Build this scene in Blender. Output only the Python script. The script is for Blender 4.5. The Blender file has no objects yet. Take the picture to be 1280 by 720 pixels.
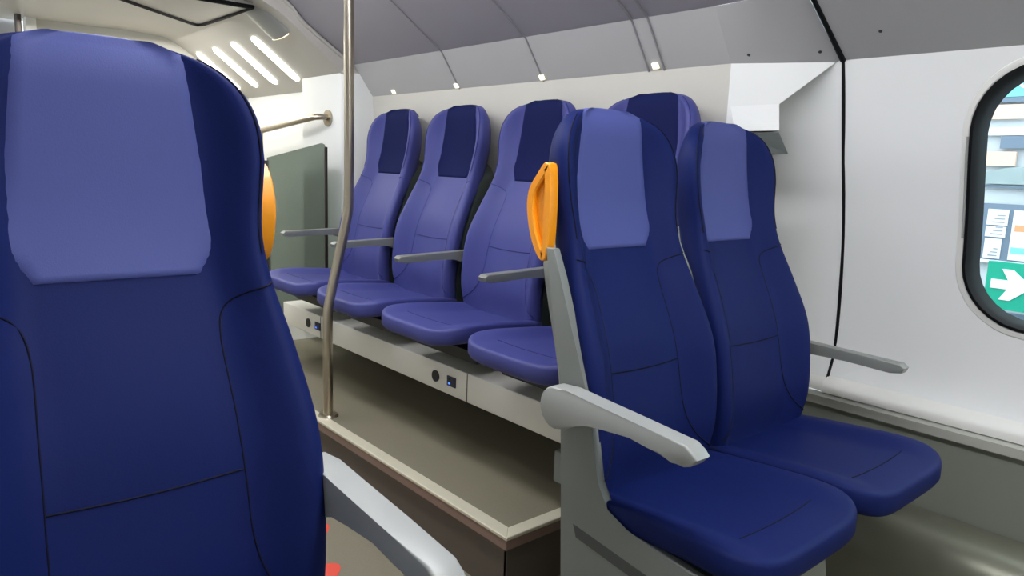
import bpy, bmesh, math, random
from mathutils import Vector, Matrix
random.seed(4)
C = bpy.context.scene.collection
PI = math.pi

# ------------------------------------------------------------------ materials
def srgb(c):
    return tuple(((v/255)/12.92 if v/255 <= .04045 else ((v/255+.055)/1.055)**2.4) for v in c)
def mat(name, rgb, rough=.5, metal=0., noise=0., nscale=30., bump=0., bscale=400., spec=.5, sheen=0., emit=None, estr=0., coat=0., trans=0., alpha=1.):
    m = bpy.data.materials.new(name); m.use_nodes = True
    nt = m.node_tree; b = nt.nodes['Principled BSDF']
    col = srgb(rgb)
    b.inputs['Base Color'].default_value = (*col, 1)
    b.inputs['Roughness'].default_value = rough
    b.inputs['Metallic'].default_value = metal
    b.inputs['Specular IOR Level'].default_value = spec
    b.inputs['Sheen Weight'].default_value = sheen
    b.inputs['Sheen Roughness'].default_value = .5
    b.inputs['Coat Weight'].default_value = coat
    b.inputs['Transmission Weight'].default_value = trans
    b.inputs['Alpha'].default_value = alpha
    if emit:
        b.inputs['Emission Color'].default_value = (*srgb(emit), 1)
        b.inputs['Emission Strength'].default_value = estr
    tc = nt.nodes.new('ShaderNodeTexCoord')
    if noise > 0:
        n = nt.nodes.new('ShaderNodeTexNoise'); n.inputs['Scale'].default_value = nscale; n.inputs['Detail'].default_value = 4
        nt.links.new(tc.outputs['Object'], n.inputs['Vector'])
        mx = nt.nodes.new('ShaderNodeMix'); mx.data_type = 'RGBA'
        mx.inputs['A'].default_value = (*[v*(1-noise) for v in col], 1)
        mx.inputs['B'].default_value = (*[min(1, v*(1+noise)) for v in col], 1)
        nt.links.new(n.outputs['Fac'], mx.inputs['Factor'])
        nt.links.new(mx.outputs['Result'], b.inputs['Base Color'])
    if bump > 0:
        n2 = nt.nodes.new('ShaderNodeTexNoise'); n2.inputs['Scale'].default_value = bscale; n2.inputs['Detail'].default_value = 2
        nt.links.new(tc.outputs['Object'], n2.inputs['Vector'])
        bp = nt.nodes.new('ShaderNodeBump'); bp.inputs['Strength'].default_value = bump; bp.inputs['Distance'].default_value = .002
        nt.links.new(n2.outputs['Fac'], bp.inputs['Height']); nt.links.new(bp.outputs['Normal'], b.inputs['Normal'])
    return m

M = {}
M['navy']   = mat('navy leatherette', (15, 28, 82), .6, noise=.10, nscale=9, bump=.12, bscale=500, spec=.14)
M['navypad']= mat('violet blue headrest fabric', (72, 80, 140), .6, noise=.06, nscale=9, bump=.12, bscale=500, spec=.3)
M['violet'] = mat('violet blue leatherette', (62, 66, 128), .5, noise=.07, nscale=9, bump=.12, bscale=500, spec=.3)
M['violetpad'] = mat('dark navy headrest fabric', (20, 27, 70), .75, noise=.08, nscale=9, bump=.12, bscale=500, spec=.08)
M['seam']   = mat('navy seam thread', (6, 9, 34), .7, spec=.2)
M['seamv']  = mat('violet seam thread', (40, 42, 100), .7, spec=.2)
M['shell']  = mat('grey seat shell plastic', (122, 126, 122), .45, noise=.05, nscale=14, bump=.15, bscale=300)
M['shelldk']= mat('dark green grey seat shell', (52, 60, 56), .5, noise=.06, nscale=14)
M['recess'] = mat('dark grey slot', (70, 73, 70), .6, noise=.05)
M['arm']    = mat('light grey armrest metal', (156, 158, 154), .42, metal=.15, noise=.04, nscale=12)
M['armdk']  = mat('grey armrest plastic', (132, 134, 128), .4, metal=.2, noise=.04, nscale=12)
M['orange'] = mat('orange handle plastic', (250, 158, 20), .38, noise=.04, nscale=10, coat=.2)
M['wall']   = mat('white wall laminate', (228, 229, 226), .5, noise=.02, nscale=3, bump=.05, bscale=200)
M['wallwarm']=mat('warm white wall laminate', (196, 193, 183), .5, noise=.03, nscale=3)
M['cove']   = mat('grey cove panel', (180, 179, 178), .5, noise=.03, nscale=5)
M['ceil']   = mat('darker grey ceiling panel', (150, 146, 152), .5, noise=.03, nscale=5)
M['rib']    = mat('grey panel joint', (138, 136, 138), .5, noise=.03, nscale=8)
M['vest']   = mat('pale grey vestibule ceiling', (188, 184, 176), .45, noise=.03, nscale=5)
M['gasket'] = mat('black rubber gasket', (9, 10, 12), .6, noise=.1, nscale=20, spec=.2)
M['sill']   = mat('white sill plastic', (222, 221, 214), .4, noise=.02, nscale=6)
M['sillgrey']=mat('grey sill strip', (168, 168, 158), .5, noise=.03, nscale=6)
M['lower']  = mat('olive grey lower wall panel', (118, 121, 110), .5, noise=.06, nscale=6)
M['duct']   = mat('satin metal heater cover', (128, 128, 112), .35, metal=.5, noise=.06, nscale=8)
M['bench']  = mat('pale grey painted bench', (228, 225, 214), .45, noise=.03, nscale=8)
M['pan']    = mat('black seat pan', (26, 27, 28), .6, noise=.1, nscale=12)
M['floor']  = mat('olive grey speckled floor vinyl', (118, 112, 94), .5, noise=.12, nscale=160, bump=.1, bscale=300)
M['riser']  = mat('brown grey riser panel', (88, 78, 70), .55, noise=.08, nscale=20)
M['lip']    = mat('brown aluminium strip', (132, 108, 96), .5, noise=.06, nscale=20)
M['nosing'] = mat('pale aluminium step nosing', (212, 206, 184), .4, metal=.3, noise=.05, nscale=30)
M['steel']  = mat('brushed stainless steel', (178, 168, 150), .28, metal=.95, noise=.04, nscale=30)
M['darksteel'] = mat('dark steel', (70, 64, 60), .4, metal=.6, noise=.05, nscale=30)
M['lamp']   = mat('lit lamp diffuser', (255, 255, 250), .4, emit=(255, 252, 242), estr=5., noise=.01)
M['lampdim']= mat('lit lamp lens', (255, 248, 225), .4, emit=(255, 246, 220), estr=.55, noise=.01)
M['lampmain']=mat('lit ceiling lamp', (255, 255, 250), .4, emit=(248, 251, 255), estr=17., noise=.01)
M['black']  = mat('black plastic', (14, 14, 16), .5, noise=.1, nscale=20)
M['screw']  = mat('dark screw hole', (38, 38, 40), .5, noise=.1, nscale=20)
M['red']    = mat('red floor sticker vinyl', (214, 70, 52), .5, noise=.04, nscale=20)
M['blueled']= mat('blue lit port', (60, 110, 255), .4, emit=(70, 120, 255), estr=1.2, noise=.01)
M['port']   = mat('dark blue port plastic', (30, 34, 62), .4, noise=.05)
M['stn']    = mat('pale station wall', (196, 206, 214), .7, noise=.05, nscale=4)
M['stnpeach']=mat('peach station panel', (226, 196, 178), .7, noise=.06, nscale=6)
M['stnblue']= mat('slate blue station frame', (108, 126, 146), .6, noise=.06, nscale=6)
M['stngrey']= mat('grey green station glazing', (150, 168, 172), .4, noise=.2, nscale=9)
M['teal']   = mat('pale teal sign band', (120, 214, 214), .6, noise=.04, nscale=6)
M['paper']  = mat('white notice paper', (226, 230, 236), .7, noise=.02, nscale=9)
M['ink']    = mat('grey print', (150, 156, 166), .7, noise=.05)
M['inkor']  = mat('orange print', (232, 158, 116), .7, noise=.05)
M['inkteal']= mat('teal print', (130, 206, 200), .7, noise=.05)
M['green']  = mat('green sign face', (0, 158, 132), .5, noise=.03, nscale=6)
M['white']  = mat('white sign face', (236, 240, 240), .5, noise=.01, nscale=6)
M['ground'] = mat('grey platform paving', (150, 150, 148), .7, noise=.08, nscale=14)

def glass(name, tint, fac):
    m = bpy.data.materials.new(name); m.use_nodes = True; nt = m.node_tree
    for n in list(nt.nodes): nt.nodes.remove(n)
    out = nt.nodes.new('ShaderNodeOutputMaterial'); mx = nt.nodes.new('ShaderNodeMixShader')
    t = nt.nodes.new('ShaderNodeBsdfTransparent'); t.inputs['Color'].default_value = (*tint, 1)
    g = nt.nodes.new('ShaderNodeBsdfPrincipled'); g.inputs['Base Color'].default_value = (*srgb((120, 130, 122)), 1); g.inputs['Roughness'].default_value = .15
    nz = nt.nodes.new('ShaderNodeTexNoise'); nz.inputs['Scale'].default_value = 3
    mp = nt.nodes.new('ShaderNodeMapRange'); mp.inputs['To Min'].default_value = fac*.9; mp.inputs['To Max'].default_value = fac*1.1
    nt.links.new(nz.outputs['Fac'], mp.inputs['Value']); nt.links.new(mp.outputs['Result'], mx.inputs['Fac'])
    nt.links.new(t.outputs[0], mx.inputs[1]); nt.links.new(g.outputs[0], mx.inputs[2]); nt.links.new(mx.outputs[0], out.inputs[0])
    return m
M['smoke'] = glass('smoked grey green glass', (.50, .55, .51), .27)
M['clear'] = glass('clear window glass', (.93, .97, .97), .05)

# ------------------------------------------------------------------ helpers
def link(name, bm, m, parent=None, smooth=True, recalc=True, angle=40):
    if recalc: bmesh.ops.recalc_face_normals(bm, faces=bm.faces[:])
    me = bpy.data.meshes.new(name); bm.to_mesh(me); bm.free()
    if smooth:
        me.polygons.foreach_set('use_smooth', [True]*len(me.polygons))
        me.set_sharp_from_angle(angle=math.radians(angle))
    me.materials.append(m)
    o = bpy.data.objects.new(name, me); C.objects.link(o)
    if parent: o.parent = parent
    return o
def tag(o, label=None, cat=None, group=None, kind=None):
    if label: o['label'] = label
    if cat: o['category'] = cat
    if group: o['group'] = group
    if kind: o['kind'] = kind
    return o
def empty(name, loc, rz=0):
    o = bpy.data.objects.new(name, None); o.empty_display_size = .1; C.objects.link(o)
    o.location = loc; o.rotation_euler = (0, 0, rz); return o
def grid(bm, rows, closed=False):
    vs = [[bm.verts.new(p) for p in r] for r in rows]
    n = len(rows[0])
    for i in range(len(rows)-1):
        for j in range(n if closed else n-1):
            k = (j+1) % n
            try: bm.faces.new((vs[i][j], vs[i][k], vs[i+1][k], vs[i+1][j]))
            except ValueError: pass
    return vs
def box(bm, x0, x1, y0, y1, z0, z1, bev=0.):
    r = bmesh.ops.create_cube(bm, size=1)
    for v in r['verts']:
        v.co = Vector(((x0+x1)/2+v.co.x*(x1-x0), (y0+y1)/2+v.co.y*(y1-y0), (z0+z1)/2+v.co.z*(z1-z0)))
    if bev > 0:
        es = list({e for v in r['verts'] for e in v.link_edges})
        bmesh.ops.bevel(bm, geom=es, offset=bev, segments=3, affect='EDGES', profile=.5)
def prism(bm, pts, axis, a, b, bev=0., seg=2):
    """polygon pts (2D) extruded along axis from a to b"""
    def P(p, t):
        if axis == 'x': return (t, p[0], p[1])
        if axis == 'y': return (p[0], t, p[1])
        return (p[0], p[1], t)
    A = [bm.verts.new(P(p, a)) for p in pts]; B = [bm.verts.new(P(p, b)) for p in pts]
    fs = [bm.faces.new(A), bm.faces.new(list(reversed(B)))]
    n = len(pts)
    for i in range(n): fs.append(bm.faces.new((A[i], B[i], B[(i+1) % n], A[(i+1) % n])))
    if bev > 0:
        es = list({e for f in fs[:2] for e in f.edges})
        bmesh.ops.bevel(bm, geom=es, offset=bev, segments=seg, affect='EDGES', profile=.5)
def catmull(pts, k=6, closed=False):
    out = []; n = len(pts); P = [Vector(p) for p in pts]
    rng = range(n) if closed else range(n-1)
    for i in rng:
        p0 = P[(i-1) % n] if closed or i > 0 else P[0]*2-P[1]
        p1 = P[i]; p2 = P[(i+1) % n]
        p3 = P[(i+2) % n] if closed or i+2 < n else P[n-1]*2-P[n-2]
        for s in range(k):
            t = s/k
            out.append(.5*((2*p1)+(p2-p0)*t+(2*p0-5*p1+4*p2-p3)*t*t+(3*p1-p0-3*p2+p3)*t**3))
    if not closed: out.append(P[-1])
    return out
def tube(bm, pts, r, n=10, cap=True, closed=False):
    P = [Vector(p) for p in pts]; rows = []; N = len(P)
    up = None
    for i, p in enumerate(P):
        a = P[i-1] if (i > 0 or closed) else P[i]
        b = P[(i+1) % N] if (i < N-1 or closed) else P[i]
        t = (b-a)
        t = t.normalized() if t.length > 1e-9 else Vector((0, 0, 1))
        if up is None:
            up = t.orthogonal().normalized()
        else:
            up = (up - t*up.dot(t))
            up = up.normalized() if up.length > 1e-6 else t.orthogonal().normalized()
        s = t.cross(up)
        rr = r[i] if isinstance(r, (list, tuple)) else r
        rows.append([p+up*math.cos(2*PI*j/n)*rr+s*math.sin(2*PI*j/n)*rr for j in range(n)])
    if closed: rows.append(rows[0])
    vs = grid(bm, rows, True)
    if closed: bmesh.ops.remove_doubles(bm, verts=bm.verts[:], dist=1e-6)
    elif cap: bm.faces.new(vs[0]); bm.faces.new(list(reversed(vs[-1])))
def lerp_table(T, w):
    """smooth interpolation of (w, v) pairs"""
    if w <= T[0][0]: return T[0][1]
    if w >= T[-1][0]: return T[-1][1]
    for i in range(len(T)-1):
        if T[i][0] <= w <= T[i+1][0]:
            x0, y0 = T[i]; x1, y1 = T[i+1]; h = x1-x0
            def sl(k):
                if k <= 0: return (T[1][1]-T[0][1])/(T[1][0]-T[0][0])
                if k >= len(T)-1: return (T[-1][1]-T[-2][1])/(T[-1][0]-T[-2][0])
                return (T[k+1][1]-T[k-1][1])/(T[k+1][0]-T[k-1][0])
            m0, m1 = sl(i)*h, sl(i+1)*h; t = (w-x0)/h
            return (2*t**3-3*t*t+1)*y0+(t**3-2*t*t+t)*m0+(-2*t**3+3*t*t)*y1+(t**3-t*t)*m1
def sstep(t): t = max(0, min(1, t)); return t*t*(3-2*t)
def spow(v, e): return math.copysign(abs(v)**e, v)

# ------------------------------------------------------------------ seat model (local: x lateral, -y front, z up; origin = crease of back and cushion)
WT = .837
DT = [(-.05, -.012), (0, 0), (.1, .0), (.2, .014), (.3, .036), (.42, .085), (.52, .127), (.6, .150), (.7, .162), (.78, .166), (.837, .170)]
HT = [(-.05, .205), (0, .210), (.15, .218), (.3, .220), (.42, .207), (.52, .190), (.58, .187), (.64, .194), (.68, .199)]
GT = [(-.05, .018), (0, .03), (.1, .045), (.3, .055), (.5, .050), (.6, .050), (.72, .048), (.80, .026), (.837, .006)]
def Hw(w):
    if w <= .68: return lerp_table(HT, w)
    t = min(1., (w-.68)/(WT-.68))
    return .199*(1-t**2.75*.985)**(1/2.75)
def Tw(w):
    if w < .50: return .048+.037*sstep((w-.40)/.10)
    t = min(1., (w-.50)/(WT-.50)); return (.085-.02*t)*max(.06, 1-t**5)**.5
def Dw(w):
    t = max(0, (w-.78)/(WT-.78)); return lerp_table(DT, w)+.022*t**2.2
def front(u, w):
    h = Hw(w); q = min(1, abs(u)/h)
    q0 = .58 if w > .5 else .60-.10*sstep((.5-w)/.1)
    d = Dw(w)-lerp_table(GT, w)*sstep((q-q0)/(.95-q0))
    d -= .006*(1-min(1, q/.6)**2)*(math.sin(PI*max(0, min(1, (w-.25)/.26)))**2+math.sin(PI*max(0, min(1, (w-.0)/.25)))**2)
    e = max(0, (q-.86)/.14); d += .024*(1-math.sqrt(max(0, 1-e*e)))
    return d
def padhalf(w): return lerp_table([(.5, .108), (.518, .106), (.556, .126), (.6, .1265), (.7, .120), (.83, .104)], w)
def ring(w, shrink=0., dback=0.):
    h = Hw(w)-shrink; pts = []
    n = 30
    for i in range(n+1):
        q = math.sin(PI/2*(-1+2*i/n)); u = q*h; pts.append(Vector((u, front(q*Hw(w), w)+dback, w)))
    ds = front(Hw(w), w)+dback; T = max(.012, Dw(w)+Tw(w)-ds+dback)
    m = 14
    for i in range(1, m):
        a = PI*i/m
        pts.append(Vector((h*spow(math.cos(a), .75), ds+T*abs(math.sin(a))**.85, w)))
    return pts
def back_mesh(w0=-.045):
    bm = bmesh.new(); ws = []
    w = w0
    while w < .70: ws.append(w); w += .022
    ws += [.70+(WT-.70)*math.sin(PI/2*k/14) for k in range(1, 14)]+[WT]
    rows = [ring(w) for w in ws]
    vs = grid(bm, rows, True)
    bm.faces.new(vs[0]); bm.faces.new(list(reversed(vs[-1])))
    return bm
def pad_mesh():
    """headrest pad lying on the front surface, its rim sunk into the backrest"""
    bm = bmesh.new(); rows = []
    ws = [.518, .522, .53, .54, .55, .56, .575]+[.575+(WT-.002-.575)*math.sin(PI/2*k/16) for k in range(1, 17)]
    for k, w in enumerate(ws):
        ph = min(padhalf(w), Hw(w)*.97); r = []
        for j in range(21):
            q = -1+2*j/20; u = q*ph
            lift = .0035 if (abs(q) < .999 and k not in (0,)) else -.004
            r.append((u, front(u, w)-lift, w+(.003 if lift > 0 and k > len(ws)-3 else 0)))
        rows.append(r)
    # over the top edge and down behind
    w = WT; ph = min(.104, Hw(.83)*.97)
    for dy, dz in ((.004, .0035), (.02, .0035), (.04, -.006)):
        rows.append([(-ph+2*ph*j/20, front(0, WT)+dy+(0.0), WT+dz-(.03*((j-10)/10)**4 if dy < .03 else .03*((j-10)/10)**4)) for j in range(21)])
    grid(bm, rows); return bm
def seam_mesh(s, r=.0016):
    bm = bmesh.new()
    def on(u, w): return Vector((u, front(u, w)-.0004, w))
    if s:
        P = catmull([Vector((a, b, 0)) for a, b in [(Hw(.505)*.97, .508), (.155, .496), (.124, .472), (.114, .43), (.117, .34), (.120, .24), (.122, .17), (.134, .115), (.160, .07), (.204, .035)]], 6)
        tube(bm, [on(s*p.x, p.y) for p in P], r, 6)
    else:
        tube(bm, [on(-.118+.236*i/24, .258-.004*math.cos(PI*(i/24-.5))) for i in range(25)], r, 6)
    return bm
def edge_seam(s, r=.0016):
    bm = bmesh.new()
    if True:
        pts = []
        for k in range(33):
            w = .55+.27*k/32; u = Hw(w)*.945; pts.append(Vector((s*u, front(u, w)-.0005, w)))
        tube(bm, pts, r, 6)
    return bm
def shell_mesh(w0, w1, sh, d0, d1):
    """moulded shell hugging the rear of the backrest"""
    bm = bmesh.new(); rows = []; N = 22
    for k in range(N+1):
        w = w0+(w1-w0)*k/N; h = Hw(w)-sh; t = k/N
        taper = 1 if t < .85 else math.sqrt(max(.05, 1-((t-.85)/.15)**2))
        base = Dw(w)
        pts = [Vector((-h*taper, base+d0, w)), Vector((h*taper, base+d0, w))]
        m = 12
        for i in range(0, m+1):
            a = PI*i/m
            pts.append(Vector((h*taper*spow(math.cos(a), .4), base+d0+.012+(d1-d0-.012)*abs(math.sin(a))**.6, w)))
        rows.append(pts)
    vs = grid(bm, rows, True); bm.faces.new(vs[0]); bm.faces.new(list(reversed(vs[-1])))
    return bm
CV0, CV1 = -.425, .06
def cushion_top(u, v):
    q = abs(u)/.228
    z = .020*sstep((q-.55)/.30)*sstep((.42+v+.05)/.25)
    z -= .004*(1-min(1, q)**2)
    z += .036*max(0, -v)/.40
    z -= .010*sstep((-v-.33)/.10)
    return z
def cushion_outline(a):
    c, s = math.cos(a), math.sin(a); vm = (CV0+CV1)/2; hv = (CV1-CV0)/2
    e = 2/5.2 if s < 0 else 2/5
    w = .224 + (.006*math.sin(PI*min(1, abs(s)*1.2)) if s < 0 else 0)
    return spow(c, e)*w, vm+hv*spow(s, e)
def cushion_mesh():
    bm = bmesh.new(); n = 72; rows = []
    vm = (CV0+CV1)/2
    def pt(a, r, inset=0, zoff=None):
        x, y = cushion_outline(a); L = math.hypot(x, y-vm); k = (1-inset/L)
        return x*k*r, vm+(y-vm)*k*r
    rad = [.15, .3, .45, .6, .7, .78, .85, .9]
    for r in rad:
        row = []
        for j in range(n):
            x, y = pt(2*PI*j/n, r, .018); row.append((x, y, cushion_top(x, y)))
        rows.append(row)
    for ins, dz in ((.018, 0), (.008, .0015), (.003, .005), (.0005, .011), (0, .025), (0, .044), (.006, .054), (.016, .060)):
        row = []
        for j in range(n):
            x0, y0 = pt(2*PI*j/n, 1, .018); x, y = pt(2*PI*j/n, 1, ins); row.append((x, y, cushion_top(x0, y0)-dz))
        rows.append(row)
    vs = grid(bm, rows, True)
    c = bm.verts.new((0, vm, cushion_top(0, vm)))
    for j in range(n): bm.faces.new((c, vs[0][(j+1) % n], vs[0][j]))
    bm.faces.new(list(reversed(vs[-1])))
    return bm
def cushion_seam():
    bm = bmesh.new()
    pts = [Vector((-.135+.27*i/20, -.335+.006*(i/10-1)**2, 0)) for i in range(21)]
    tube(bm, [Vector((p.x, p.y, cushion_top(p.x, p.y)+.0002)) for p in pts], .0013, 6)
    return bm
def arm_mesh(x0, x1):
    """armrest in side view (y, z) around its pivot (0,0); front is -y"""
    bm = bmesh.new()
    pts = [(-.338, -.010), (-.352, .006), (-.342, .016), (-.325, .026), (-.22, .033), (-.10, .042), (-.03, .048)]
    pts += [(.046*math.sin(a), .002+.046*math.cos(a)) for a in [k*PI/10 for k in range(1, 11)]]
    pts += [(-.030, -.036), (-.055, -.022), (-.085, -.010), (-.13, .0), (-.20, .001), (-.245, .0), (-.27, -.009), (-.30, -.014), (-.325, -.015)]
    prism(bm, pts, 'x', x0, x1, .0045, 3)
    return bm
def arm_mesh_slim(x0, x1):
    bm = bmesh.new()
    pts = [(-.330, -.020), (-.336, -.006), (-.322, .004), (-.06, .010), (.0, .012), (.05, .008), (.05, -.055), (-.01, -.050), (-.04, -.030), (-.075, -.018), (-.18, -.020), (-.25, -.023), (-.30, -.026)]
    prism(bm, pts, 'x', x0, x1, .004, 3)
    return bm
def handle_parts(s, root):
    """orange grab handle on the rear side edge: C loop plus recessed web"""
    bm = bmesh.new()
    path = [(.150, .702), (.172, .678), (.193, .650), (.198, .62), (.192, .58), (.180, .545), (.164, .518), (.150, .507), (.145, .525), (.1425, .56), (.1415, .605), (.142, .65), (.1445, .686)]
    if s > 0: path = [(.182, .668), (.194, .645), (.198, .61), (.194, .57), (.182, .540), (.170, .540), (.156, .560), (.147, .590), (.146, .620), (.156, .648), (.170, .666)]
    P = catmull([Vector((0, a, b)) for a, b in path], 4, True); rows = []; NP = len(P)
    for i, p in enumerate(P):
        a, b = P[i-1], P[(i+1) % NP]
        t = (b-a).normalized(); nrm = Vector((0, -t.z, t.y))      # points inwards or outwards in the y-z plane
        wd = .012; dp = .012
        rows.append([p+nrm*dp*cy+Vector((s*(.0+wd*cx), 0, 0)) for cx, cy in ((-.9, -1), (.7, -1), (1, -.7), (1, .6), (.8, .8), (-.9, .8))])
    rows.append(rows[0]); grid(bm, rows, True); bmesh.ops.remove_doubles(bm, verts=bm.verts[:], dist=1e-6)
    bmesh.ops.translate(bm, vec=(s*.208, .004, 0), verts=bm.verts[:])
    h = link('grab_handle', bm, M['orange'], root)
    bm = bmesh.new()
    poly = [(p.y+.004, p.z) for p in P[::2]]
    prism(bm, poly, 'x', s*.202, s*.209)
    link('handle_web', bm, M['orange'], h)
    return h

def make_seat(name, loc, rz, kind, label, arm_side=None, handle_side=None, arm_dz=0., shell=True, group=None, wscale=1.):
    root = empty(name, loc, rz); tag(root, label, 'train seat', group)
    body, pad, seam = (M['navy'], M['navypad'], M['seam']) if kind == 'navy' else (M['violet'], M['violetpad'], M['seamv'])
    b = link('backrest', back_mesh(), body, root, angle=60)
    b['label'] = 'upholstered backrest'
    if kind == 'navy': p = link('headrest_pad', pad_mesh(), pad, root, recalc=True, angle=80); p['label'] = 'lighter violet-blue headrest pad'
    else: p = link('headrest_pad', pad_mesh(), pad, root, recalc=True, angle=80); p['label'] = 'dark navy headrest pad'
    for kk in (-1, 0, 1): link('backrest_seam', seam_mesh(kk), seam, b)
    link('edge_seam', edge_seam(-1), seam, b); link('edge_seam', edge_seam(1), seam, b)
    c = link('cushion', cushion_mesh(), body, root, angle=60)
    link('cushion_seam', cushion_seam(), seam, c)
    if shell: link('back_shell', shell_mesh(-.10, .60, .006, .012, .125) if kind != 'navy' else shell_mesh(-.08, .57, .012, .012, .118), M['shelldk'] if kind != 'navy' else M['shell'], root)
    if arm_side is not None:
        bm = arm_mesh(arm_side-.021, arm_side+.021)
        bmesh.ops.translate(bm, vec=(0, .035, .205+arm_dz), verts=bm.verts[:])
        a = link('armrest', bm, M['arm'], root, angle=30)
    if handle_side: handle_parts(handle_side, root)
    for ch in root.children_recursive if False else []: pass
    return root

# ---- the navy seats facing the camera
ZN = -.700
near = make_seat('train_seat', (.236, .94, ZN+.012), 0, 'navy', 'large navy seat filling the left foreground, nearest to the viewer', arm_side=.234, arm_dz=-.008, handle_side=1)
aisle = make_seat('train_seat.001', (1.304, 1.0, ZN), 0, 'navy', 'navy aisle seat with orange grab handle and grey aisle armrest, left of the middle pair', arm_side=-.256, handle_side=-1)
wseat = make_seat('train_seat.002', (1.765, 1.0, ZN), 0, 'navy', 'navy seat nearest the white window wall, right one of the middle pair')
# slim armrest on the wall side of the window seat
bm = arm_mesh_slim(-.018, .018)
bmesh.ops.translate(bm, vec=(.278, .07, .212), verts=bm.verts[:])
o = link('armrest', bm, M['armdk'], wseat, angle=30)

# side panels that carry the shells (part of the aisle seat and of the near seat)
def side_panel(root, s):
    pts = [(.135, .53), (.122, .47), (.10, .375), (.07, .24), (.055, .04), (.04, -.20), (.028, -.468), (-.42, -.468), (-.43, -.30), (-.42, -.065), (-.38, -.045), (-.30, -.030), (-.20, -.020), (-.135, -.012), (-.08, .010), (-.048, .060), (-.028, .19), (.004, .27), (.05, .38), (.085, .47), (.11, .53)]
    bm = bmesh.new(); prism(bm, pts, 'x', s*.208, s*.228, .005, 2)
    p = link('side_panel', bm, M['shell'], root, angle=30)
    bm = bmesh.new()
    prism(bm, [(.01, -.055), (-.24, -.085), (-.255, -.105), (-.24, -.112), (-.0, -.082)], 'x', s*.228, s*.2295, .0005, 1)
    link('panel_recess', bm, M['recess'], p)['label'] = 'dark slot in the side panel'
    return p
side_panel(aisle, -1)

# pedestals
def pedestal(par, x0, x1, xb0, xb1, y0, y1):
    bm = bmesh.new(); zt = ZN-.07; zb = -1.168
    rows = [[(x0, y0, zt), (x1, y0, zt), (x1, y1, zt), (x0, y1, zt)], [(xb0, y0-.01, zb), (xb1, y0-.01, zb), (xb1, y1, zb), (xb0, y1, zb)]]
    vs = grid(bm, rows, True); bm.faces.new(vs[0]); bm.faces.new(list(reversed(vs[1])))
    bmesh.ops.bevel(bm, geom=bm.edges[:], offset=.008, segments=2, affect='EDGES')
    bmesh.ops.translate(bm, vec=-Vector(par.location), verts=bm.verts[:]); link('pedestal', bm, M['lower'], par, angle=30)['label'] = 'grey-olive pedestal'

pedestal(aisle, 1.135, 1.545, 1.135, 1.64, .68, 1.04)
pedestal(near, .05, .40, .05, .40, .68, 1.0)
bm = bmesh.new(); box(bm, 1.60, 2.19, .80, .98, ZN-.16, ZN-.071, .012)
tag(link('seat_bracket', bm, M['lower']), 'dark grey bracket under the window-side navy seat, fixed to the wall', 'seat bracket')

# ---- the row of violet seats with their backs to the wall
ZV = -.553
SY = [3.065, 2.555, 2.045, 1.535]
lab = ['violet-blue wall seat at the far end of the row, beside the smoked glass screen',
       'second violet-blue wall seat from the glass screen, behind the steel pole',
       'third violet-blue wall seat from the glass screen, in front of the bench socket',
       'violet-blue wall seat partly hidden behind the middle pair of navy seats']
proto = None
def copy_tree(o, parent=None):
    c = o.copy(); C.objects.link(c); c.parent = parent
    for ch in o.children: copy_tree(ch, c)
    return c
proto = make_seat('train_seat.003', (1.728, SY[0], ZV), -PI/2, 'violet', lab[0], group=None)
proto.scale.z = .955
# armrest on the far side (local -x faces +y after the turn), slim type
bm = arm_mesh_slim(-.019, .019); bmesh.ops.translate(bm, vec=(-.262, .035, .215), verts=bm.verts[:])
link('armrest', bm, M['armdk'], proto, angle=30)
# black link between the heads and the dark pan underneath
bm = bmesh.new(); box(bm, .195, .262, .235, .262, .563, .587, .003); link('back_connector', bm, M['black'], proto)
bm = bmesh.new(); prism(bm, [(-.30, -.055), (-.26, -.112), (.16, -.112), (.16, -.05)], 'x', -.19, .19, .004, 1); link('seat_pan', bm, M['pan'], proto)
for i in range(1, 4):
    c = copy_tree(proto); c.location = (1.728, SY[i], ZV); c['label'] = lab[i]
# last armrest on the near side of the fourth seat exists in the row too (hidden by the navy pair): left out

# bench beam
bm = bmesh.new(); box(bm, 1.48, 1.98, 1.30, 3.44, -.812, -.708, .004)
bench = link('seat_bench', bm, M['bench'], angle=30); tag(bench, 'long pale grey bench beam carrying the row of violet-blue seats', 'bench')
for yy in (1.922, 3.03):
    bm = bmesh.new(); box(bm, 1.4785, 1.481, yy-.0015, yy+.0015, -.810, -.710); link('panel_joint', bm, M['screw'], bench)
for k, (y0, y1) in enumerate(((2.109, 2.015), (3.155, 3.063))):
    bm = bmesh.new(); bmesh.ops.create_cone(bm, cap_ends=True, segments=28, radius1=.021, radius2=.021, depth=.006)
    bmesh.ops.rotate(bm, cent=(0, 0, 0), matrix=Matrix.Rotation(PI/2, 3, 'Y'), verts=bm.verts[:]); bmesh.ops.translate(bm, vec=(1.478, y0, -.762), verts=bm.verts[:])
    s = link('power_socket', bm, M['black'], bench); s['label'] = 'round black power socket'
    bm = bmesh.new(); box(bm, 1.476, 1.481, y1-.028, y1+.022, -.778, -.742, .001)
    s = link('usb_socket', bm, M['port'], bench); s['label'] = 'small dark blue USB socket'
    for dz in (-.768, -.751):
        b2 = bmesh.new(); box(b2, 1.4745, 1.477, y1+.002, y1+.012, dz-.003, dz+.003, .0005)
        link('port_light', b2, M['blueled'] if dz < -.76 else M['black'], s)
bm = bmesh.new(); box(bm, 1.41, 1.4795, 1.365, 1.415, -.895, -.80, .006)
tag(link('bench_bracket', bm, M['shell']), 'small grey bracket at the near end of the bench, beside the seat panel', 'bracket')

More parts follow.
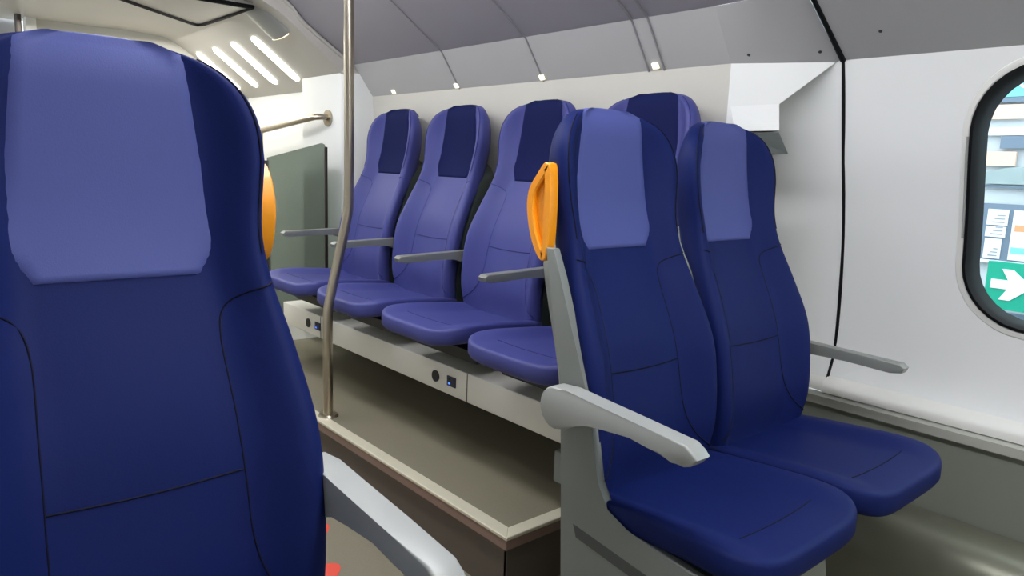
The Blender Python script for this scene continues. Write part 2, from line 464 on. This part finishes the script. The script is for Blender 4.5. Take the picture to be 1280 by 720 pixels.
# ------------------------------------------------------------------ platform and floor
ZP = -.980; ZF = -1.170
bm = bmesh.new()
v = [bm.verts.new(p) for p in ((-1.2, -2.2, ZF), (2.6, -2.2, ZF), (2.6, 5.9, ZF), (-1.2, 5.9, ZF))]; bm.faces.new(v)
tag(link('floor', bm, M['floor'], smooth=False), kind='structure')
bm = bmesh.new(); box(bm, 1.215, 2.25, 1.38, 3.70, ZF, ZP)
tag(link('floor_raised', bm, M['floor'], smooth=False), 'raised olive grey platform under the wall seats', kind='structure')
bm = bmesh.new(); box(bm, 1.205, 1.2155, 1.372, 3.70, ZF, ZP-.03); box(bm, 1.205, 2.2, 1.370, 1.3805, ZF, ZP-.03)
tag(link('baseboard_platform', bm, M['riser'], smooth=False), kind='structure')
bm = bmesh.new()
n0 = [(1.191, 1.357), (1.235, 1.401), (1.235, 3.70), (1.191, 3.70)]
prism(bm, n0, 'z', ZP-.008, ZP+.003, .002, 1)
n1 = [(1.191, 1.357), (2.2, 1.357), (2.2, 1.401), (1.235, 1.401)]
prism(bm, n1, 'z', ZP-.008, ZP+.003, .002, 1)
tag(link('trim_1', bm, M['nosing'], smooth=False), 'pale metal nosing round the platform edge', kind='structure')
bm = bmesh.new(); box(bm, 1.193, 1.214, 1.3795, 3.70, ZP-.036, ZP-.008); box(bm, 1.193, 2.2, 1.3595, 1.3795, ZP-.036, ZP-.008)
tag(link('trim_11', bm, M['lip'], smooth=False), 'brown strip below the platform nosing', kind='structure')
# red floor sticker: two foot-like marks inside the aisle
def blob(bm, cx, cy, a, b, rot, z):
    vs = []
    for k in range(28):
        t = 2*PI*k/28; x = a*math.cos(t); y = b*math.sin(t)*(1-.25*math.cos(t))
        vs.append((cx+x*math.cos(rot)-y*math.sin(rot), cy+x*math.sin(rot)+y*math.cos(rot)))
    prism(bm, vs, 'z', z, z+.0012)
bm = bmesh.new(); blob(bm, .955, 2.02, .065, .045, .4, ZF+.0005); tag(link('floor_sticker', bm, M['red']), 'red mark on the aisle floor, the upper of the two beside the foreground seat', 'floor sticker')
bm = bmesh.new(); blob(bm, .85, 1.78, .085, .055, .3, ZF+.0005); tag(link('floor_sticker.001', bm, M['red']), 'red mark on the aisle floor, the lower of the two at the bottom edge', 'floor sticker')

# ------------------------------------------------------------------ walls
# car body profiles (x, z) from the floor up to the centre line x = .78
PS = [(2.06, -1.17), (2.06, -.70), (2.045, -.3), (2.02, .05), (2.0, .332)]
PSC = [(2.0, .332), (1.895, .482), (1.64, .65), (1.545, .74), (1.3, .88), (1.05, .96), (.78, 1.0)]
PW = [(2.245, -.660), (2.272, -.60), (2.286, -.52), (2.282, -.38), (2.26, -.19), (2.23, -.05), (2.20, .06), (2.17, .2), (2.135, .335)]
PWC = [(2.135, .335), (1.90, .490), (1.64, .65), (1.545, .74), (1.3, .88), (1.05, .96), (.78, 1.0)]
def xw(z):
    T = sorted([(b, a) for a, b in PW]); return lerp_table(T, z)
def sweep_y(bm, prof, y0, y1, ny=1, prof2=None):
    prof2 = prof2 or prof
    rows = []
    for k in range(ny+1):
        t = k/ny; rows.append([(a[0]*(1-t)+b[0]*t, y0+(y1-y0)*t, a[1]*(1-t)+b[1]*t) for a, b in zip(prof, prof2)])
    grid(bm, rows)
# seat wall, solid towards the outside
bm = bmesh.new(); sweep_y(bm, PS, 1.325, 3.49)
grid(bm, [[(p[0], 1.325, p[1]) for p in PS], [(2.4, 1.325, p[1]) for p in PS]])
tag(link('wall_right', bm, M['wallwarm'], recalc=False), 'warm white wall behind the row of violet seats', kind='structure')
# ceiling panels over the seat row
bm = bmesh.new(); sweep_y(bm, PSC[:2], 1.325, 3.49)
tag(link('ceiling_cove', bm, M['cove'], recalc=False), kind='structure')
bm = bmesh.new(); sweep_y(bm, PSC[1:], 1.33, 3.49)
tag(link('ceiling', bm, M['ceil'], recalc=False), kind='structure')
# adapter cove between seat wall profile and window wall profile
bm = bmesh.new(); sweep_y(bm, PWC[:1]+[(1.90, .490)], 1.052, 1.325, 6, [(2.0, .332), (1.895, .482)])
sweep_y(bm, [(2.135, .335), (2.150, .325)], 1.052, 1.325, 6, [(2.0, .332), (2.02, .322)])
adc = link('ceiling_adapter', bm, M['cove'], recalc=False); tag(adc, kind='structure')
bm = bmesh.new(); sweep_y(bm, PWC[:2], -2.2, 1.035)
cw = link('ceiling_cove', bm, M['cove'], recalc=False); tag(cw, kind='structure')
bm = bmesh.new(); 
bm2 = bm; sweep_y(bm2, PWC[1:], -2.2, 1.052); sweep_y(bm2, PWC[1:], 1.052, 1.335, 6, [(1.895, .482)]+PWC[2:])
tag(link('ceiling', bm2, M['ceil'], recalc=False), kind='structure')
bm = bmesh.new(); box(bm, -1.0, 2.5, -2.3, -2.2, ZF, 1.05); tag(link('wall_back', bm, M['wall'], smooth=False), kind='structure')
# far half of the ceiling, mirrored over the centre line, and the left wall
def mir(P): return [(1.56-a, b) for a, b in P]
bm = bmesh.new(); sweep_y(bm, mir(PSC), -2.2, 3.49)
tag(link('ceiling', bm, M['ceil'], recalc=False), kind='structure')
bm = bmesh.new(); sweep_y(bm, mir([(2.2, -1.17)]+PW+[(2.0, .332)]), -2.2, 5.9)
tag(link('wall_left', bm, M['wall'], recalc=False), kind='structure')

# window wall with a rounded opening
WY, WZ, WHY, WHZ, WR = .02, -.045, .685, .345, .17
def rrect(a, hy, hz, r):
    """point on a rounded rectangle at polar parameter a, by superposing a ray"""
    c, s = math.cos(a), math.sin(a)
    # march: find intersection of the ray with the rounded rectangle
    t0, t1 = 0, 3
    for _ in range(40):
        t = (t0+t1)/2; y, z = abs(c*t), abs(s*t)
        dy, dz = max(0, y-(hy-r)), max(0, z-(hz-r))
        inside = (math.hypot(dy, dz) <= r) and y <= hy and z <= hz
        if inside: t0 = t
        else: t1 = t
    return c*t0, s*t0
def rect_edge(a, y0, y1, z0, z1):
    c, s = math.cos(a), math.sin(a); ts = []
    if c > 1e-9: ts.append(y1/c)
    if c < -1e-9: ts.append(y0/c)
    if s > 1e-9: ts.append(z1/s)
    if s < -1e-9: ts.append(z0/s)
    t = min(ts); return c*t, s*t
Y0, Y1, Z0, Z1 = -2.2-WY, 1.040-WY, -.640-WZ, .335-WZ
angs = sorted([2*PI*k/144 for k in range(144)]+[math.atan2(z, y) % (2*PI) for y in (Y0, Y1) for z in (Z0, Z1)])
def onwall(y, z, off=0.): return Vector((xw(z)+off, y, z))
bm = bmesh.new(); rows = []
for k in range(11):
    t = (k/10)**1.3; r = []
    for a in angs:
        i = rrect(a, WHY, WHZ, WR); e = rect_edge(a, Y0, Y1, Z0, Z1)
        r.append(onwall(WY+i[0]*(1-t)+e[0]*t, WZ+i[1]*(1-t)+e[1]*t))
    rows.append(r)
grid(bm, rows, True)
# second panel from the seam to the seat wall
sweep_y(bm, PW, 1.046, 1.40)
tag(link('wall_window_side', bm, M['wall'], recalc=False, angle=60), 'white wall around the window', kind='structure')
# white lip, black gasket and recess, glass
def loop_strip(bm, specs):
    rows = []
    for grow, off in specs:
        rows.append([onwall(WY+p[0], WZ+p[1], off) for p in (rrect(a, WHY+grow, WHZ+grow, WR+grow) for a in angs)])
    grid(bm, rows, True)
win = empty('window_1', (2.2, WY, WZ)); tag(win, 'rounded train window with black rubber surround', kind='structure')
def wpart(name, specs, m):
    bm = bmesh.new(); loop_strip(bm, specs); bmesh.ops.translate(bm, vec=(-2.2, -WY, -WZ), verts=bm.verts[:])
    return link(name, bm, m, win, recalc=False)
wpart('window_lip', [(.020, .0015), (.017, -.003), (.004, -.0055), (-.004, .0)], M['sill'])
wpart('window_gasket', [(.002, .001), (.0, -.008), (-.008, -.009), (-.016, .002), (-.020, .018), (-.022, .04), (-.023, .06)], M['gasket'])
bm = bmesh.new(); row = [onwall(WY+p[0], WZ+p[1], .05) for p in (rrect(a, WHY-.022, WHZ-.022, WR-.02) for a in angs)]
vs = [bm.verts.new(p) for p in row]; c0 = bm.verts.new(onwall(WY, WZ, .05))
for j in range(len(vs)): bm.faces.new((c0, vs[j], vs[(j+1) % len(vs)]))
bmesh.ops.translate(bm, vec=(-2.2, -WY, -WZ), verts=bm.verts[:]); link('window_pane', bm, M['clear'], win)
# grey seal strip on the near vertical side of the surround
bm = bmesh.new(); tube(bm, [onwall(WY+WHY+.004, z, -.007) for z in [.12-.27*k/10 for k in range(11)]], .0035, 8)
bmesh.ops.translate(bm, vec=(-2.2, -WY, -WZ), verts=bm.verts[:]); link('seal_strip', bm, M['arm'], win)

# black gasket in the wall seam
sm = [(2.24, 1.043, -.668), (2.272, 1.043, -.60), (2.288, 1.043, -.50), (2.262, 1.043, -.19), (2.202, 1.043, .06), (2.137, 1.043, .335), (2.02, 1.043, .415), (1.90, 1.043, .494)]
bm = bmesh.new(); tube(bm, catmull(sm[:6], 6), .0055, 8); tube(bm, [sm[5], sm[6], sm[7]], .009, 8)
tag(link('trim_2', bm, M['gasket']), 'black rubber seam running down the white wall', kind='structure')

# sill mouldings and lower wall
bm = bmesh.new(); sweep_y(bm, [(2.262, -.625), (2.248, -.632), (2.232, -.640), (2.222, -.655), (2.224, -.674), (2.24, -.678)], -2.2, 1.043)
sweep_y(bm, [(2.272, -.625), (2.258, -.632), (2.244, -.640), (2.236, -.655), (2.238, -.674), (2.25, -.678)], 1.043, 1.40)
tag(link('trim_3', bm, M['sill'], recalc=False), 'white sill moulding below the window wall', kind='structure')
bm = bmesh.new(); sweep_y(bm, [(2.236, -.676), (2.196, -.680), (2.196, -.706), (2.215, -.710)], -2.2, 1.40)
tag(link('trim_4', bm, M['sillgrey'], recalc=False), 'grey strip under the white sill', kind='structure')
bm = bmesh.new(); sweep_y(bm, [(2.213, -.706), (2.205, -.95), (2.20, ZF)], -2.2, 1.40)
tag(link('wall_lower', bm, M['lower'], recalc=False), kind='structure')
bm = bmesh.new()
prof = [(2.196, -.925), (2.16, -.925), (2.12, -.932), (2.085, -.948), (2.055, -.975), (2.038, -1.01), (2.03, -1.06), (2.03, ZF)]
sweep_y(bm, prof, -2.0, 1.30)
bm.faces.new([bm.verts.new((p[0], 1.30, p[1])) for p in prof+[(2.196, ZF)]]); bm.faces.new([bm.verts.new((p[0], -2.0, p[1])) for p in prof+[(2.196, ZF)]])
tag(link('heater_cover', bm, M['duct'], recalc=False, angle=50), 'rounded metal heater cover along the foot of the window wall', 'heater cover')

# adapter wedge below the cove between seat wall and window wall
bm = bmesh.new()
A = (2.0, 1.325, .332); B = (2.137, 1.06, .335); P3 = (2.065, 1.19, .212); P4 = (2.0, 1.315, .205)
Q3 = (2.058, 1.178, .134); Q4 = (1.998, 1.290, .130)
def quad(bm, *p): bm.faces.new([bm.verts.new(q) for q in p])
quad(bm, A, B, P4); quad(bm, B, P3, P4); quad(bm, B, (2.19, 1.12, .30), (2.20, 1.31, .21), P3)
quad(bm, P4, P3, Q3, Q4); quad(bm, P3, (2.20, 1.31, .21), (2.21, 1.31, .134), Q3)
quad(bm, Q4, Q3, (2.21, 1.31, .134), (2.0, 1.325, .130)); quad(bm, A, P4, (2.0, 1.325, .205))
quad(bm, P4, Q4, (2.0, 1.325, .130), (2.0, 1.325, .205))
tag(link('corner_fairing', bm, M['wall'], smooth=False), 'white angular corner fairing above the window-side navy seat', 'fairing')
bm = bmesh.new()
T0 = [(1.998, 1.292, .126), (2.060, 1.180, .129), (2.205, 1.318, .129), (2.0, 1.322, .126)]
T1 = [(2.0, 1.262, .062), (2.068, 1.148, .066), (2.21, 1.318, .066), (2.0, 1.322, .062)]
g_ = grid(bm, [T0, T1], True); bm.faces.new(g_[0]); bm.faces.new(list(reversed(g_[1])))
tag(link('corner_ledge', bm, M['shelldk'], smooth=False), 'dark grey sloped ledge under the white corner fairing', 'ledge')
# screws
def disc(bm, c, n, r, d=.003):
    n = Vector(n).normalized(); q = n.to_track_quat('Z', 'Y').to_matrix().to_4x4(); q.translation = Vector(c)
    bmesh.ops.create_cone(bm, cap_ends=True, segments=16, radius1=r, radius2=r, depth=d, matrix=q)
nc = (-.55, 0, -.83)
for (x, y) in ((1.985, 1.272), (2.075, 1.09)):
    t = (1.325-y)/.273; za = .348+.0*t
    # point on the cove surface
    x_lo = 2.0+(2.135-2.0)*t; x_hi = 1.895+.005*t; z_lo, z_hi = .332+.003*t, .482+.008*t
    f = .14; bm = bmesh.new(); disc(bm, (x_lo+(x_hi-x_lo)*f, y, z_lo+(z_hi-z_lo)*f), nc, .0048); o = link('panel_screw', bm, M['screw'], adc)
f = .35; bm = bmesh.new(); disc(bm, (2.135-.235*f, .91, .335+.155*f), nc, .0048); link('panel_screw', bm, M['screw'], cw)

# ribs and little reading lamps on the seat row cove
def on_cove(y, f, off=0): return (2.0-.105*f-off*.8, y, .332+.15*f-off*.6)
def rib(y, wd, name='ceiling_joint'):
    bm = bmesh.new(); prof = [(2.0, .332), (1.895, .482), (1.64, .65), (1.545, .74), (1.3, .88)]
    for a, b in zip(prof[:-1], prof[1:]):
        rows = []
        for k in range(2):
            p = (a, b)[k]; rows.append([(p[0]-.0, y-wd, p[1]-.0), (p[0]-.003, y-wd, p[1]-.004), (p[0]-.003, y+wd, p[1]-.004), (p[0], y+wd, p[1])])
        grid(bm, rows)
    tag(link(name, bm, M['rib'], smooth=False), kind='structure')
for y in (2.71, 2.16): rib(y, .0025)
rib(1.575, .0025); rib(1.640, .0025)
L4 = ['far end of the row, beside the pole', 'second from the pole', 'third from the pole', 'nearest, above the seat behind the navy pair']
for i, (y, f) in enumerate(((3.25, .09), (2.72, .09), (2.16, .09), (1.605, .10))):
    bm = bmesh.new(); p = on_cove(y, f, .004); box(bm, -.011, .011, -.013, .013, -.004, .004, .003)
    bmesh.ops.rotate(bm, cent=(0, 0, 0), matrix=Matrix.Rotation(math.atan2(.15, .105)-PI, 3, 'Y'), verts=bm.verts[:])
    bmesh.ops.translate(bm, vec=p, verts=bm.verts[:])
    tag(link('reading_lamp', bm, M['lampdim']), 'tiny lit reading lamp on the grey cove, '+L4[i], 'lamp', 'reading lamps on the cove')

# ------------------------------------------------------------------ end of the seat area and the vestibule beyond
YE = 3.49
bm = bmesh.new()
# bulkhead strip facing the viewer with rounded outer corner
prof = [(2.07, YE-.012), (2.04, YE-.016), (1.93, YE-.010), (1.862, YE), (1.842, YE+.012), (1.834, YE+.03), (1.834, 3.96), (1.86, 3.965), (2.0, 3.965)]
grid(bm, [[(a, b, ZF) for a, b in prof], [(a, b, .44) for a, b in prof]])
quad(bm, (1.842, YE-.001, .44), (2.05, YE-.012, .44), (2.05, YE-.012, .2), (1.842, YE-.001, .2))
tag(link('wall_bulkhead', bm, M['wall'], recalc=False), 'white column at the end of the seat row', kind='structure')
bm = bmesh.new(); grid(bm, [[(1.93, 3.955, -1.17), (1.93, 5.0, -1.17)], [(1.93, 3.955, .40), (1.93, 5.0, .40)]])
tag(link('wall_vestibule', bm, M['wall'], recalc=False), kind='structure')
VP = [(1.95, .374), (1.93, .384), (1.84, .432), (1.58, .632), (1.50, .685), (1.42, .72), (1.2, .735), (-.6, .735)]
bm = bmesh.new(); sweep_y(bm, VP, YE+.004, 5.3)
# lintel closing seat ceiling against vestibule ceiling
up = [(2.06, .30), (2.0, .332), (1.895, .482), (1.64, .65), (1.545, .74), (1.50, .78), (1.3, .88), (.78, 1.0), (-.6, 1.0)]
lo = [(1.95, .374), (1.93, .384), (1.84, .432), (1.58, .632), (1.50, .685), (1.42, .72), (1.2, .735), (.6, .735), (-.6, .735)]
grid(bm, [[(a, YE, b) for a, b in up], [(a, YE+.004, b) for a, b in lo]])
tag(link('ceiling_vestibule', bm, M['vest'], recalc=False, angle=50), kind='structure')
bm = bmesh.new()
tube(bm, catmull([(1.835, YE+.006, .437), (1.87, YE-.004, .470), (1.85, YE-.006, .50), (1.63, YE-.006, .642), (1.54, YE-.006, .728), (1.3, YE-.006, .86)], 5), .009, 8)
tag(link('trim_5', bm, M['vest']), kind='structure')
# end wall, angled beyond x = 1.04, with doorway on the left
bm = bmesh.new()
grid(bm, [[(.75, 5.15, ZF), (.78, 5.15, ZF), (1.04, 5.15, ZF), (1.07, 5.135, ZF), (1.5, 5.06, ZF), (1.96, 5.0, ZF)], [(.75, 5.15, .76), (.78, 5.15, .76), (1.04, 5.15, .76), (1.07, 5.135, .76), (1.5, 5.06, .76), (1.96, 5.0, .76)]])
tag(link('wall_end', bm, M['wallwarm'], recalc=False), kind='structure')
bm = bmesh.new(); box(bm, .70, .755, 5.11, 5.20, ZF, .76, .006)
tag(link('trim_6', bm, M['sill']), 'pale door frame in the end wall', kind='structure')
bm = bmesh.new(); box(bm, -.65, .71, 5.32, 5.36, ZF, .76)
tag(link('door_1', bm, M['rib']), 'grey door at the end of the vestibule', kind='structure')
bm = bmesh.new(); tube(bm, [(.655, 5.02, ZF), (.655, 5.02, .73)], .017, 14)
tag(link('grab_pole', bm, M['darksteel']), 'thin dark vertical pole beside the far door frame, top left corner', 'grab pole')
# four light strips on the sloping vestibule ceiling
fd = Vector((1.58-1.84, 0, .632-.432)); L = fd.length; fd.normalize(); fn = Vector((-fd.z, 0, fd.x)) if False else Vector((-.609, 0, -.793))
ls = ['nearest to the steel pole', 'second from the steel pole', 'third from the steel pole', 'farthest from the steel pole']
for i, y in enumerate((4.02, 4.32, 4.62, 4.92)):
    bm = bmesh.new(); a = Vector((1.84, y, .432)); w = .038; pts = []
    n = 10
    for k in range(n+1): t = -PI/2+PI*k/n; pts.append((L-.0-w+w*math.cos(t), w*math.sin(t)))
    for k in range(n+1): t = PI/2+PI*k/n; pts.append((w+w*math.cos(t), w*math.sin(t)))
    A_ = [bm.verts.new(a+fd*p[0]+Vector((0, p[1], 0))+fn*.001) for p in pts]; B_ = [bm.verts.new(a+fd*p[0]+Vector((0, p[1], 0))+fn*.007) for p in pts]
    bm.faces.new(A_); bm.faces.new(list(reversed(B_)))
    for k in range(len(pts)): bm.faces.new((A_[k], B_[k], B_[(k+1) % len(pts)], A_[(k+1) % len(pts)]))
    tag(link('light_strip', bm, M['lamp']), 'bright white light strip on the sloping ceiling, '+ls[i], 'light', 'vestibule light strips')
# spotlight cowl: half round fairing running up the ceiling, lens at its lower end
bm = bmesh.new(); rows = []
c0 = Vector((1.60, 3.70, .612))
for k, (q, r) in enumerate(((0, .10), (.0, .106), (.03, .110), (.6, .115))):
    c = c0+fd*q; rows.append([c+Vector((0, math.cos(a)*r, 0))+fn*(math.sin(a)*r*.40-.01) for a in [PI*j/16 for j in range(17)]])
grid(bm, rows)
cowl = link('spotlight', bm, M['arm'], recalc=False); tag(cowl, 'spotlight in a rounded grey fairing on the sloping ceiling above the light strips', 'spotlight')
bm = bmesh.new(); vs = [bm.verts.new(c0-fd*.004+Vector((0, math.cos(a)*.098, 0))+fn*(math.sin(a)*.021+.009)) for a in [2*PI*j/24 for j in range(24)]]
bm.faces.new(vs); bmesh.ops.solidify(bm, geom=bm.faces[:], thickness=.004)
link('lamp_lens', bm, M['lampdim'], cowl)
# ceiling hatch with black gasket
bm = bmesh.new()
hp = [(1.412, 3.90), (1.405, 4.25), (1.385, 4.30), (1.34, 4.27), (.96, 3.93), (.75, 3.74), (.75, 3.58), (1.412, 3.58)]
prism(bm, hp, 'z', .700, .722)
hatch = link('ceiling_hatch', bm, M['vest'], smooth=False); tag(hatch, 'pale ceiling hatch edged with a black gasket, top of the picture', 'hatch')
bm = bmesh.new(); tube(bm, [(a, b, .698) for a, b in hp], .011, 8, closed=True); link('gasket', bm, M['gasket'], hatch)['label'] = 'black rubber gasket'

# smoked glass screen with posts, and the handrail
bm = bmesh.new(); gx = 1.70
prism(bm, [(3.428, -.90), (3.428, .055), (3.441, .072), (3.466, .078), (4.15, -.004), (4.15, -.90)], 'x', gx, gx+.008)
gs = link('glass_screen', bm, M['smoke'], smooth=False); tag(gs, 'smoked grey-green glass screen at the far end of the seat row', 'screen')
bm = bmesh.new(); box(bm, gx-.004, gx+.012, 3.416, 3.428, ZP, .060, .002); link('screen_edge', bm, M['darksteel'], gs)
bm = bmesh.new(); tube(bm, [(gx+.004, 4.17, ZF), (gx+.004, 4.17, -.02)], .016, 10); link('screen_post', bm, M['darksteel'], gs)
hr = empty('handrail', (1.76, 3.645, .2)); tag(hr, 'steel handrail sloping away above the smoked glass screen', 'handrail')
def hpart(name, bm, m): 
    bmesh.ops.translate(bm, vec=(-1.76, -3.645, -.2), verts=bm.verts[:]); return link(name, bm, m, hr)
bm = bmesh.new(); tube(bm, [(1.832, 3.645, .218), (1.79, 3.645, .218), (1.765, 3.66, .216), (1.755, 3.70, .210), (1.75, 4.42, .146), (1.75, 4.75, .118)], .016, 12); hpart('rail', bm, M['steel'])
bm = bmesh.new(); tube(bm, [(1.75, 4.36, .15), (1.75, 4.36, ZF)], .016, 12); hpart('rail_post', bm, M['steel'])
bm = bmesh.new(); disc(bm, (1.828, 3.645, .214), (1, 0, 0), .042, .012); hpart('wall_flange', bm, M['steel'])

# tall steel pole with its cranked middle
bm = bmesh.new()
P = [(1.246, 2.494, ZP)]+[tuple(p) for p in catmull([(1.246, 2.494, -.70), (1.247, 2.494, -.60), (1.256, 2.494, -.52), (1.322, 2.494, -.24), (1.334, 2.494, -.16), (1.336, 2.494, -.05)], 5)]+[(1.336, 2.494, .86)]
pole = empty('grab_pole.001', (1.246, 2.494, ZP)); tag(pole, 'tall stainless steel pole with a bend, standing on the raised platform', 'grab pole')
tube(bm, P, .0185, 16); bmesh.ops.translate(bm, vec=(-1.246, -2.494, -ZP), verts=bm.verts[:]); link('pole_tube', bm, M['steel'], pole)
bm = bmesh.new(); bmesh.ops.create_cone(bm, cap_ends=True, segments=28, radius1=.040, radius2=.034, depth=.010); bmesh.ops.translate(bm, vec=(0, 0, .006), verts=bm.verts[:])
link('floor_flange', bm, M['steel'], pole)

# ------------------------------------------------------------------ ceiling lamps of the seating area (above the aisle)
for i, y in enumerate((-1.5, -.35, .8, 1.95, 3.0)[:5]):
    bm = bmesh.new(); box(bm, .72, .88, y-.5, y+.46, .905, .93, .006)
    tag(link('ceiling_lamp', bm, M['lampmain']), 'long white ceiling lamp above the aisle, outside the picture', 'ceiling lamp', 'aisle ceiling lamps')

# ------------------------------------------------------------------ station outside
X4 = 4.0
def sb(name, y0, y1, z0, z1, m, label=None, cat=None, group=None, kind=None, x=X4, th=.02, parent=None):
    bm = bmesh.new(); box(bm, x, x+th, min(y0, y1), max(y0, y1), z0, z1)
    o = link(name, bm, m, parent, smooth=False)
    if not parent: tag(o, label, cat, group, kind)
    return o
sb('wall_station', -4, 2.4, -1.2, .95, M['stn'], kind='structure', x=4.03, th=.1)
bm = bmesh.new(); box(bm, 2.7, 4.03, -4, 2.4, -1.25, -1.17); tag(link('floor_station', bm, M['ground'], smooth=False), kind='structure')
ob = sb('sign_board', -1.6, 1.32, .40, .80, M['teal'], 'pale teal sign board with white letters at the top of the view outside the window', 'sign')
tx = bpy.data.curves.new('letters', 'FONT'); tx.body = 'ovovu'; tx.size = .125; tx.extrude = .004
to = bpy.data.objects.new('tmp', tx); C.objects.link(to); bpy.context.view_layer.update()
me = bpy.data.meshes.new_from_object(to); bpy.data.objects.remove(to)
lt = bpy.data.objects.new('letters', me); C.objects.link(lt); me.materials.clear(); me.materials.append(M['white'])
lt.matrix_world = Matrix(((0, 0, -1, X4-.004), (-1, 0, 0, 1.245), (0, 1, 0, .435), (0, 0, 0, 1))); lt.parent = ob; lt['label'] = 'white lettering'
sb('trim_7', -2, 1.32, .375, .398, M['stnblue'], kind='structure')
sb('wall_panel', 1.08, 1.30, .30, .365, M['stnpeach'], 'upper peach coloured panel outside the window', 'panel')
sb('wall_panel.001', .9, 1.30, .225, .262, M['paper'], 'white stripe between the peach panels outside the window', 'panel')
sb('wall_panel.002', .9, 1.16, .165, .222, M['stnblue'], 'slate blue block below the white stripe outside the window', 'panel')
sb('wall_panel.003', 1.09, 1.30, .085, .150, M['stnpeach'], 'lower peach coloured panel outside the window', 'panel')
bm = bmesh.new(); prism(bm, [(1.20, .0), (1.20, .055), (1.12, .075), (1.0, .085), (.7, .085), (.7, .0)], 'x', X4-.01, X4+.02)
tag(link('station_window', bm, M['stngrey'], smooth=False), 'grey station window with a slanting top edge', 'window')
sb('wall_panel.004', .6, 1.215, -.018, -.004, M['stnblue'], 'thin slate sill line under the slanting station window', 'panel')
nb = sb('notice_board', .7, 1.205, -.36, -.092, M['stnblue'], 'slate framed notice board outside the window', 'notice board')
notices = [(1.082, 1.168, -.192, -.118, 'white notice, top left on the notice board'), (1.085, 1.168, -.248, -.198, 'white notice in the middle left of the notice board'), (1.095, 1.165, -.350, -.256, 'white notice, bottom left on the notice board')]
for k, (a, b, c, d, lb) in enumerate(notices):
    n_ = sb('notice', a, b, c, d, M['paper'], lb, 'notice', x=X4-.006, th=.005)
    bm = bmesh.new()
    for q in range(3): box(bm, X4-.008, X4-.006, a+.012, b-.02-.01*q, c+.012+.016*q, c+.017+.016*q)
    link('print_lines', bm, M['ink'], n_, smooth=False)
po = sb('poster', .86, 1.062, -.350, -.118, M['paper'], 'white poster with orange and teal print beside the notices', 'poster', x=X4-.006, th=.005)
sb('print_block', .90, 1.05, -.215, -.185, M['inkor'], x=X4-.008, th=.002, parent=po)['label'] = 'orange print'
sb('print_block', .90, 1.055, -.318, -.290, M['inkteal'], x=X4-.008, th=.002, parent=po)['label'] = 'teal print'
sb('trim_8', -2, 1.32, -.372, -.358, M['paper'], kind='structure', x=X4-.01)
es = sb('exit_sign', .62, 1.138, -.588, -.364, M['green'], 'green emergency exit sign with a white arrow pointing right', 'sign', x=X4-.16, th=.03)
bm = bmesh.new(); k = .96
arrow = [(1.115, -.489), (1.115, -.447), (1.045, -.447), (1.075, -.395), (1.03, -.395), (.945, -.468), (1.03, -.541), (1.075, -.541), (1.045, -.489)]
prism(bm, [(a*k, b*k) for a, b in arrow], 'x', X4-.166, X4-.160); link('arrow', bm, M['white'], es, smooth=False)['label'] = 'white arrow'
for v_ in es.data.vertices: v_.co.y *= k; v_.co.z *= k
sb('trim_9', -2, 1.35, -.64, -.60, M['stnblue'], kind='structure')
sb('trim_10', -2, 1.35, -.71, -.645, M['paper'], kind='structure')

# ------------------------------------------------------------------ light, world
w = bpy.data.worlds.new('World'); bpy.context.scene.world = w; w.use_nodes = True
bg = w.node_tree.nodes['Background']; bg.inputs[0].default_value = (.86, .95, 1.0, 1); bg.inputs[1].default_value = 2.5
def area(name, loc, rot, sx, sy, e, col=(1, 1, 1)):
    l = bpy.data.lights.new(name, 'AREA'); l.shape = 'RECTANGLE'; l.size = sx; l.size_y = sy; l.energy = e; l.color = col
    o = bpy.data.objects.new(name, l); C.objects.link(o); o.location = loc; o.rotation_euler = rot
    return o
area('vestibule_light', (1.0, 4.5, .70), (0, 0, 0), 1.0, .9, 14, (1, .98, .93))

# ------------------------------------------------------------------ camera
f = 912.; v1 = Vector((-796., -182., f)); h = .037
x = (f*f+182*182-182*h*796)/(796+182*h); v2 = Vector((x, -182+h*(x+796), f))
Yc = v1.normalized(); Xc = v2-Yc*v2.dot(Yc); Xc.normalize(); Zc = -Xc.cross(Yc) if Xc.cross(Yc).y > 0 else Xc.cross(Yc)
R = Matrix((Xc, Yc, Zc))                     # camera (x right, y down, z forward) -> world
cam = bpy.data.cameras.new('Camera'); co = bpy.data.objects.new('Camera', cam); C.objects.link(co)
flip = Matrix(((1, 0, 0), (0, -1, 0), (0, 0, -1)))
co.matrix_world = (R @ flip).to_4x4()
cam.sensor_width = 36; cam.lens = f/1280*36; cam.clip_start = .02; cam.clip_end = 60
bpy.context.scene.camera = co
vs_ = bpy.context.scene.view_settings
vs_.view_transform = 'Standard'; vs_.look = 'None'; vs_.exposure = .65; vs_.gamma = 1.; vs_.use_curve_mapping = False
